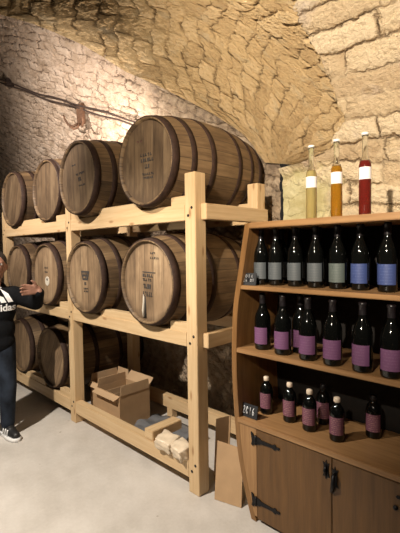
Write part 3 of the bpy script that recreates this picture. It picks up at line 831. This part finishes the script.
up = [('grey', -1.276, 1.768, 'grey-labelled wine bottle standing behind the small chalkboard on the upper shelf'),
      ('grey', -1.186, 1.775, 'grey-labelled wine bottle, second from the chalkboard on the upper shelf'),
      ('grey', -1.072, 1.778, 'grey-labelled wine bottle in the middle of five grey labels, upper shelf'),
      ('grey', -0.957, 1.775, 'grey-labelled wine bottle just left of the greenish grey label'),
      ('green', -0.846, 1.778, 'wine bottle with greenish grey label beside the blue labels'),
      ('blue', -0.742, 1.782, 'wine bottle with blue label beside the greenish grey label'),
      ('blue', -0.620, 1.775, 'wine bottle with blue label, rightmost on the upper shelf in view')]
for i, (k, x, y, l) in enumerate(up): place(k, x, y, Z1, 0.16+0.05*math.sin(i*2.1), l, g1)
bk = [('grey', -1.235, 'back row bottle of the upper shelf behind the first gap from the chalkboard'), ('grey', -1.125, 'back row bottle of the upper shelf behind the second gap'),
      ('grey', -1.010, 'back row bottle of the upper shelf behind the gap before the fourth grey label'), ('green', -0.895, 'back row bottle behind the gap between grey and greenish labels'),
      ('blue', -0.786, 'back row bottle behind the gap between greenish and blue labels'), ('blue', -0.672, 'back row bottle behind the gap between the two blue labels')]
for k, x, l in bk: place(k, x, 1.905, Z1, 0.3, l, g1)
md = [(-1.250, 1.742, 0.0, 'purple-labelled wine bottle next to the left cabinet side, middle shelf'),
      (-1.111, 1.722, 0.1, 'purple-labelled wine bottle, second from the left cabinet side'),
      (-0.966, 1.716, 0.2, 'purple-labelled wine bottle standing before another, middle shelf'),
      (-0.838, 1.712, 0.25, 'purple-labelled wine bottle, fourth in the front row of the middle shelf'),
      (-0.698, 1.706, -0.1, 'purple-labelled wine bottle with label turned left, fifth in middle shelf row'),
      (-0.579, 1.706, 0.3, 'purple-labelled wine bottle, rightmost and nearest on the middle shelf')]
for x, y, rz, l in md: place('purple', x, y, Z2, rz, l, g2)
place('purple', -1.062, 1.812, Z2, 0.2, 'purple-labelled wine bottle half hidden behind the third middle shelf bottle', g2)
sm = [(-1.279, 1.814, 0.15, 'small dark bottle with ivory cap beside the 2016 chalkboard'),
      (-1.128, 1.811, 0.2, 'small dark bottle with ivory cap, second from the 2016 chalkboard'),
      (-0.998, 1.787, 0.2, 'small dark bottle with ivory cap, third along the counter'),
      (-0.985, 1.905, 0.3, 'small dark bottle standing behind the third and fourth ones'),
      (-0.849, 1.780, 0.25, 'small dark bottle with ivory cap, nearest the door handles'),
      (-0.736, 1.930, 0.3, 'small dark bottle with dark cap, alone at the right in shade')]
for i, (x, y, rz, l) in enumerate(sm):
    o = place('small', x, y, Z3, rz, l, g3)
    if i in (3, 5):
        for ch in o.children:
            if ch.name.startswith('cap'): ch.data = ch.data.copy(); ch.data.materials[0] = M['capsule']

def tall_bottle(x, y, liq, label, h, fill):
    r = thing('liqueur_bottle', label, 'bottle', (x, y, 1.5905), 'tall liqueur bottles on the cabinet top')
    R = 0.0265
    hs = h-0.126     # shoulder height
    b = MB()
    b.lathe([(R*0.80, hs+0.000), (R*0.68, hs+0.007), (0.0145, hs+0.014), (0.0128, hs+0.03), (0.0125, h-0.022), (0.0150, h-0.020), (0.0150, h-0.012), (0.0105, h-0.012),
             (0.0105, hs+0.03), (0.0120, hs+0.014), (R*0.70, hs+0.002), (R*0.76, hs)], 28, cap=False)
    b.build('glass', M['clear'], r)
    b = MB(); b.lathe([(0.0, 0.002), (R-0.006, 0.0), (R, 0.004), (R, 0.011), (0.0, 0.011)], 28, cap=False); b.build('base', M['clear'], r)
    b = MB(); b.lathe([(0.0, 0.0115), (R-0.001, 0.0115), (R, 0.013), (R, hs-0.026), (R*0.97, hs-0.016), (R*0.88, hs-0.006), (R*0.79, hs+0.0005), (0.0, hs+0.0005)], 28, cap=False); b.build('liquid', liq, r)
    b = MB(); b.lathe([(0.0, h-0.0115), (0.0155, h-0.0115), (0.0160, h-0.002), (0.014, h), (0.0, h)], 20, cap=False); b.build('stopper', M['stopper'], r)
    arc_label(r, R+0.0006, hs-0.084, hs-0.030, -PI/2+0.45, 1.25, M['lab_white'])
    return r
tall_bottle(-1.000, 1.815, M['liq_pale'], 'tall slim bottle of pale yellow liqueur on the cabinet top', 0.372, 0.232)
tall_bottle(-0.868, 1.815, M['liq_amber'], 'tall slim bottle of amber liqueur between the pale and red ones', 0.375, 0.236)
tall_bottle(-0.733, 1.815, M['liq_red'], 'tall slim bottle of red liqueur on the cabinet top', 0.378, 0.240)

# ------------------------------------------------------------------ conduit and hook on the left vault
def on_vault(x, s, off):
    p = vault(x, s); a = max(0, s)/VR
    return p+Vector((0, -math.cos(a), -math.sin(a)))*off
CP = [(-7.6, 2.75), (-6.4, 2.35), (-5.2, 1.835), (-4.53, 1.40), (-3.93, 1.105), (-3.275, 0.800), (-2.9, 0.62), (-2.6, 0.45)]
cr = thing('cable', 'dark double cable crossing the limewashed vault above the barrels', 'cable', vault(*CP[3]))
for d in (0.0, 0.045):
    b = MB(); pp = []
    for (x0, s0), (x1, s1) in zip(CP, CP[1:]):
        for i in range(8):
            f = i/8; x = x0+(x1-x0)*f; s = s0+(s1-s0)*f
            pp.append(on_vault(x, s+d+0.008*math.sin(x*9+d*50), 0.065))
    b.tube(pp, 0.009, 8); o = b.build('strand', M['cable'], None); o.parent = cr; o.matrix_parent_inverse = Matrix.Translation(-Vector(vault(*CP[3])))
b = MB(); q = on_vault(-5.0, 1.72, 0.05); b.box((q.x-0.035, q.y-0.03, q.z-0.03), (q.x+0.035, q.y+0.06, q.z+0.05), 0.004); o = b.build('clamp', M['cable'], None); o.parent = cr; o.matrix_parent_inverse = Matrix.Translation(-Vector(vault(*CP[3])))
hp = on_vault(-3.93, 1.06, 0.085)
hk = thing('iron_hook', 'rusty iron wall bracket with three curled hooks below the cable', 'hook', hp)
hk.rotation_euler = (0.05, 0, 0)
b = MB(); b.box((-0.062, -0.006, -0.115), (0.062, 0.030, 0.10), 0.006); b.build('plate', M['rust'], hk)
for pts_ in ([(-0.05, -0.006, -0.10), (-0.10, -0.03, -0.12), (-0.16, -0.06, -0.09), (-0.20, -0.075, -0.02), (-0.205, -0.08, 0.02)],
             [(0.05, -0.006, -0.10), (0.08, -0.03, -0.16), (0.14, -0.06, -0.17), (0.185, -0.075, -0.12), (0.19, -0.08, -0.08)],
             [(0.0, -0.006, -0.10), (-0.01, -0.03, -0.15), (-0.03, -0.07, -0.17), (-0.055, -0.10, -0.14)]):
    b = MB(); b.tube(pts_, [0.013, 0.013, 0.012, 0.010, 0.007][:len(pts_)], 8); b.build('hook', M['rust'], hk)

# ------------------------------------------------------------------ the person at the left edge
PR = Vector((0.303, 0.953, 0)); PT = Vector((0.953, -0.303, 0)); P0 = Vector((-3.290, 1.045, 0))
def pw(r, t, z): return P0+PR*r+PT*t+Vector((0, 0, z))
def capsule(b, p, q, r0, r1, seg=14):
    p, q = Vector(p), Vector(q); d = q-p; n = max(3, int(d.length/0.03))
    pts = [p+d*i/n for i in range(n+1)]; rs = [r0+(r1-r0)*i/n for i in range(n+1)]
    dn = d.normalized()
    def cap(c, dirn, r): return [(c+dirn*r*math.sin(a), max(r*math.cos(a), 0.001)) for a in (0.35, 0.7, 1.05, 1.4, 1.55)]
    A = [(c, r) for c, r in cap(p, -dn, r0)][::-1]; B = cap(q, dn, r1)
    seq = A+list(zip(pts, rs))+B
    b.tube([s[0] for s in seq], [s[1] for s in seq], seg)
def ellip(b, c, s, mat3=None):
    t = bmesh.new(); bmesh.ops.create_icosphere(t, subdivisions=3, radius=1)
    for v in t.verts:
        p = Vector((v.co.x*s[0], v.co.y*s[1], v.co.z*s[2]))
        v.co = Vector(c)+(PR*p.x+PT*p.y+Vector((0, 0, p.z)) if mat3 is None else mat3 @ p)
    b.join(t, smooth=True)
def remeshed(b, name, mat, parent, vox, smooth=4):
    o = b.build(name, mat, None)
    md_ = o.modifiers.new('r', 'REMESH'); md_.mode = 'VOXEL'; md_.voxel_size = vox; md_.use_smooth_shade = True
    s2 = o.modifiers.new('s', 'SMOOTH'); s2.iterations = smooth; s2.factor = 0.5
    dg = bpy.context.evaluated_depsgraph_get()
    me = bpy.data.meshes.new_from_object(o.evaluated_get(dg)); o.modifiers.clear()
    old = o.data; o.data = me; me.name = name; bpy.data.meshes.remove(old)
    if not me.materials: me.materials.append(mat)
    for p in me.polygons: p.use_smooth = True
    if parent is not None: o.parent = parent
    return o
hd = pw(0.034, 0.02, 1.352)
b = MB()
ellip(b, hd+Vector((0, 0, 0.012)), (0.072, 0.088, 0.100)); ellip(b, hd+PT*0.022-Vector((0, 0, 0.050)), (0.052, 0.062, 0.062))
capsule(b, pw(0.01, 0.0, 1.15), hd-Vector((0, 0, 0.04)), 0.046, 0.042)
capsule(b, hd+PT*0.086+Vector((0, 0, 0.010)), hd+PT*0.108-Vector((0, 0, 0.024)), 0.009, 0.013)      # nose
for s in (-1, 1):
    ellip(b, hd+PR*(0.074*s)-PT*0.008-Vector((0, 0, 0.008)), (0.010, 0.018, 0.030))                  # ears
    capsule(b, hd+PR*(0.016*s)+PT*0.083-Vector((0, 0, 0.055)), hd+PR*(0.002*s)+PT*0.086-Vector((0, 0, 0.054)), 0.008, 0.009)
    capsule(b, hd+PR*(0.040*s)+PT*0.072+Vector((0, 0, 0.026)), hd+PR*(0.016*s)+PT*0.084+Vector((0, 0, 0.024)), 0.008, 0.008)
# trunk and legs
ellip(b, pw(0, 0, 1.02), (0.145, 0.085, 0.16)); ellip(b, pw(0, 0, 0.80), (0.125, 0.085, 0.16)); capsule(b, pw(-0.12, 0, 1.12), pw(0.13, 0, 1.12), 0.05, 0.05)
LEG = {1: [pw(0.070, 0.0, 0.74), pw(0.085, 0.02, 0.40), pw(0.078, 0.0, 0.07)], -1: [pw(-0.075, 0.0, 0.74), pw(-0.095, 0.02, 0.40), pw(-0.10, 0.0, 0.07)]}
for s in (1, -1):
    L = LEG[s]; capsule(b, L[0], L[1], 0.074, 0.050); capsule(b, L[1], L[2], 0.050, 0.034); capsule(b, L[2]-Vector((0, 0, 0.01)), L[2]+(PT*0.92+PR*0.38*s)*0.10-Vector((0, 0, 0.028)), 0.030, 0.022)
ARM = {1: [pw(0.150, 0.0, 1.125), pw(0.305, 0.03, 1.050), pw(0.322, 0.185, 1.150)], -1: [pw(-0.15, 0.0, 1.125), pw(-0.235, 0.03, 0.88), pw(-0.20, 0.16, 0.72)]}
for s in (1, -1):
    a = ARM[s]; capsule(b, a[0], a[1], 0.046, 0.038); capsule(b, a[1], a[2], 0.036, 0.025)
# left hand: palm turned inwards at the wrist, four fingers stacked and curling, thumb up
def hand(b, wr, dirn, upv, out, s=1.0):
    pc = wr+dirn*0.040*s
    for k, o in enumerate((0.028, 0.009, -0.010, -0.028)):
        capsule(b, wr+upv*o*0.6*s, wr+dirn*0.074*s+upv*o*s, 0.013*s, 0.0115*s, 10)
        L = (0.058, 0.066, 0.062, 0.048)[k]*s
        k0 = wr+dirn*0.074*s+upv*o*1.12*s
        k1 = k0+(dirn*0.93+out*(0.22+0.06*k)+upv*0.05*(1.5-k)).normalized()*L*0.45
        k2 = k1+(dirn*0.80+out*(0.50+0.08*k)).normalized()*L*0.32
        k3 = k2+(dirn*0.55+out*0.75).normalized()*L*0.25
        capsule(b, k0, k1, 0.0095*s, 0.0088*s, 10); capsule(b, k1, k2, 0.0088*s, 0.0080*s, 10); capsule(b, k2, k3, 0.0080*s, 0.0068*s, 10)
    t0 = wr+dirn*0.022*s+upv*0.024*s+out*0.006; t1 = t0+(dirn*0.45+upv*0.75+out*0.45).normalized()*0.036*s; t2 = t1+(dirn*0.75+upv*0.5+out*0.4).normalized()*0.030*s
    capsule(b, t0, t1, 0.013*s, 0.011*s, 10); capsule(b, t1, t2, 0.0105*s, 0.0085*s, 10)
wl = ARM[1][2]
hd_dir = (-PR*0.95+PT*0.22+Vector((0, 0, 0.10))).normalized()
up_dir = (Vector((0, 0, 1))+PT*0.1+hd_dir*0.0); up_dir = (up_dir-hd_dir*up_dir.dot(hd_dir)).normalized()
hand(b, wl+Vector((0, 0, 0.012)), hd_dir, up_dir, PT*0.35+Vector((0, 0, -0.1)), 1.05)
wr_ = ARM[-1][2]; dr = (PT*0.7-Vector((0, 0, 0.7))).normalized()
hand(b, wr_, dr, PT.cross(dr).normalized() if PT.cross(dr).length > 0.1 else PR, PR, 1.0)
person = remeshed(b, 'person', M['skin'], None, 0.0065, 3)
tag(person, 'child at the left edge in black hoodie and jeans holding up one hand', 'person')
# eyes
for s in (-1, 1):
    b = MB(); c = hd+PR*(0.030*s)+PT*0.073+Vector((0, 0, 0.012))
    ellip(b, c, (0.013, 0.010, 0.0085)); e = b.build('eye', M['eye'], person)
    b = MB(); ellip(b, c+PT*0.007, (0.0055, 0.004, 0.0058)); b.build('iris', M['iris'], e)
# hair
b = MB(); ellip(b, hd-PT*0.012+Vector((0, 0, 0.034)), (0.079, 0.090, 0.086)); ellip(b, hd-PT*0.030-Vector((0, 0, 0.010)), (0.076, 0.070, 0.070))
remeshed(b, 'hair', M['hair'], person, 0.009, 3)
# hoodie
b = MB()
ellip(b, pw(0, 0.0, 1.02), (0.170, 0.112, 0.175)); ellip(b, pw(0, 0, 0.86), (0.158, 0.112, 0.15)); capsule(b, pw(-0.125, -0.005, 1.125), pw(0.130, -0.005, 1.125), 0.066, 0.064)
capsule(b, pw(-0.05, 0.0, 0.76), pw(0.05, 0.0, 0.76), 0.104, 0.104)
a = ARM[1]; capsule(b, a[0], a[1], 0.068, 0.062); capsule(b, a[1], a[2]-(a[2]-a[1]).normalized()*0.02, 0.060, 0.042)
a = ARM[-1]; capsule(b, a[0], a[1], 0.066, 0.060); capsule(b, a[1], a[2]-(a[2]-a[1]).normalized()*0.02, 0.058, 0.042)
capsule(b, pw(-0.055, -0.055, 1.175), pw(0.06, -0.055, 1.175), 0.046, 0.046); capsule(b, pw(0.085, -0.01, 1.160), pw(0.035, 0.075, 1.125), 0.030, 0.024); capsule(b, pw(-0.085, -0.01, 1.160), pw(-0.035, 0.075, 1.125), 0.030, 0.024)
hood = remeshed(b, 'hoodie', M['hoodie'], person, 0.009, 3)
b = MB(); capsule(b, pw(0.055, 0.020, 1.178), pw(0.0, 0.066, 1.142), 0.014, 0.014); capsule(b, pw(-0.055, 0.020, 1.178), pw(0.0, 0.066, 1.142), 0.014, 0.014); b.build('collar', M['tee'], person)
# chest print projected onto the hoodie front
hm = hood.data; bv = BVHTree.FromPolygons([v.co for v in hm.vertices], [tuple(p.vertices) for p in hm.polygons])
def proj(r, z):
    h = bv.ray_cast(pw(r, 0.6, z), -PT)
    return (h[0]+PT*0.002) if h[0] is not None else pw(r, 0.11, z)
b = MB()
def patch(q, n=6):
    g = [[None]*(n+1) for _ in range(n+1)]
    for i in range(n+1):
        for k in range(n+1):
            u, v = i/n, k/n
            r = (q[0][0]*(1-u)+q[1][0]*u)*(1-v)+(q[3][0]*(1-u)+q[2][0]*u)*v
            z = (q[0][1]*(1-u)+q[1][1]*u)*(1-v)+(q[3][1]*(1-u)+q[2][1]*u)*v
            g[i][k] = b.bm.verts.new(proj(r, z))
    for i in range(n):
        for k in range(n): b.face([g[i][k], g[i+1][k], g[i+1][k+1], g[i][k+1]], None, None, True)
LX, LZ = 0.082, 1.072
for x0, h0, h1 in ((-0.066, 0.030, 0.018), (-0.022, 0.066, 0.040), (0.026, 0.104, 0.066)):
    patch([(LX+x0, LZ), (LX+x0+0.036, LZ), (LX+x0+0.036-h1*0.55+0.002, LZ+h1*1.0), (LX+x0-h0*0.5, LZ+h0)])
b.build('chest_logo', M['print'], person)
# wordmark: letters as flat meshes pressed onto the cloth
c = bpy.data.curves.new('t', 'FONT'); c.body = 'adidas'; c.size = 0.072; c.align_x = 'CENTER'; c.offset = 0.0022
to = bpy.data.objects.new('t', c); COL.objects.link(to)
me = bpy.data.meshes.new_from_object(to.evaluated_get(bpy.context.evaluated_depsgraph_get())); bpy.data.objects.remove(to)
for v in me.vertices: v.co = proj(LX-0.010+v.co.x, LZ-0.062+v.co.y)+PT*0.002
me.materials.clear(); me.materials.append(M['print'])
o = bpy.data.objects.new('chest_lettering', me); COL.objects.link(o); o.parent = person
# jeans and shoes
b = MB(); capsule(b, pw(-0.045, 0, 0.76), pw(0.045, 0, 0.76), 0.095, 0.095)
for s in (1, -1):
    L = LEG[s]; capsule(b, L[0], L[1], 0.086, 0.068); capsule(b, L[1], L[2]+Vector((0, 0, 0.03)), 0.066, 0.052)
remeshed(b, 'jeans', M['denim'], person, 0.010, 3)
for s in (1, -1):
    f = LEG[s][2].copy(); f.z = 0
    dr = (PT*0.92+PR*0.38*s).normalized(); sd = Vector((-dr.y, dr.x, 0))
    b = MB(); capsule(b, f-dr*0.035+Vector((0, 0, 0.055)), f+dr*0.05+Vector((0, 0, 0.055)), 0.040, 0.042); capsule(b, f+dr*0.05+Vector((0, 0, 0.05)), f+dr*0.135+Vector((0, 0, 0.040)), 0.040, 0.032)
    capsule(b, f-dr*0.01+Vector((0, 0, 0.06)), f+Vector((0, 0, 0.11)), 0.042, 0.044)
    sh = remeshed(b, 'shoe', M['shoe'], person, 0.008, 3)
    t = MB(); ol = [(-0.078, 0.0), (-0.068, 0.034), (0.0, 0.040), (0.08, 0.046), (0.14, 0.038), (0.170, 0.012), (0.170, -0.012), (0.14, -0.038), (0.08, -0.046), (0.0, -0.040), (-0.068, -0.034)]
    lo = [t.bm.verts.new(f+dr*x+sd*y+Vector((0, 0, 0.001))) for x, y in ol]; hi = [t.bm.verts.new(f+dr*x+sd*y+Vector((0, 0, 0.030))) for x, y in ol]
    t.face(lo[::-1]); t.face(hi)
    for i in range(len(ol)): t.face([lo[i], lo[(i+1) % len(ol)], hi[(i+1) % len(ol)], hi[i]], None, None, True)
    t.build('sole', M['sole'], sh)
    t = MB()
    for k in range(3):
        x0 = 0.005+k*0.032
        t.tube([f+dr*(x0+0.012*j/4)+sd*(-s*(0.0425-0.0008*k))*(1.0-0.12*abs(j-1)/3)+Vector((0, 0, 0.034+0.016*j)) for j in range(4)], 0.0055, 6)
    t.build('stripe', M['sole'], sh)

# ------------------------------------------------------------------ light
def spot(name, loc, tgt, power, ang, blend, col, rad=0.05):
    l = bpy.data.lights.new(name, 'SPOT'); l.energy = power; l.spot_size = ang; l.spot_blend = blend; l.color = col; l.shadow_soft_size = rad
    o = bpy.data.objects.new(name, l); COL.objects.link(o); o.location = loc
    o.rotation_euler = (Vector(tgt)-Vector(loc)).to_track_quat('-Z', 'Y').to_euler(); return o
def point(name, loc, power, col, rad=0.04):
    l = bpy.data.lights.new(name, 'POINT'); l.energy = power; l.color = col; l.shadow_soft_size = rad
    o = bpy.data.objects.new(name, l); COL.objects.link(o); o.location = loc; return o
WARM = (1.0, 0.86, 0.68)
spot('spot_lamp', (-0.10, -1.70, 2.95), (-0.75, 2.25, 2.80), 1300, math.radians(66), 0.8, WARM, 0.045)
spot('spot_lamp', (-0.75, -0.40, 3.10), (-1.05, 1.75, 1.35), 60, math.radians(48), 0.7, WARM, 0.05)
spot('spot_lamp', (-2.10, -0.55, 3.10), (-2.45, 1.15, 0.10), 640, math.radians(70), 0.6, (1.0, 0.90, 0.77), 0.04)
spot('spot_lamp', (-2.90, -0.60, 3.10), (-4.1, 2.4, 2.20), 800, math.radians(64), 1.0, (1.0, 0.88, 0.77), 0.05)  # unseen wash added to brighten the limewashed left vault
point('rack_lamp', (-3.27, 2.05, 2.33), 42, (1.0, 0.87, 0.75), 0.03)
w = bpy.data.worlds.new('World'); S.world = w; w.use_nodes = True
bg = w.node_tree.nodes['Background']; bg.inputs[0].default_value = (1.0, 0.88, 0.74, 1); bg.inputs[1].default_value = 0.03

# ------------------------------------------------------------------ camera
YAW, PIT, ROL = 0.7781, -0.0408, -0.0141
fw = Vector((-math.sin(YAW)*math.cos(PIT), math.cos(YAW)*math.cos(PIT), math.sin(PIT)))
rt = Vector((math.cos(YAW), math.sin(YAW), 0)); upv = rt.cross(fw)
r2 = rt*math.cos(ROL)+upv*math.sin(ROL); u2 = -rt*math.sin(ROL)+upv*math.cos(ROL)
cd = bpy.data.cameras.new('Camera'); cam = bpy.data.objects.new('Camera', cd); COL.objects.link(cam)
mt = Matrix((r2, u2, -fw)).transposed().to_4x4(); mt.translation = (0, 0, 1.45); cam.matrix_world = mt
cd.sensor_fit = 'VERTICAL'; cd.sensor_height = 24.0; cd.lens = 396.42/533*24.0; cd.clip_start = 0.02
S.camera = cam
S.view_settings.view_transform = 'Standard'; S.view_settings.look = 'None'; S.view_settings.gamma = 1.0; S.view_settings.exposure = 0.0
S.view_settings.use_curve_mapping = False
S.cycles.use_denoising = True; S.cycles.max_bounces = 8; S.cycles.transmission_bounces = 8; S.cycles.sample_clamp_indirect = 4.0
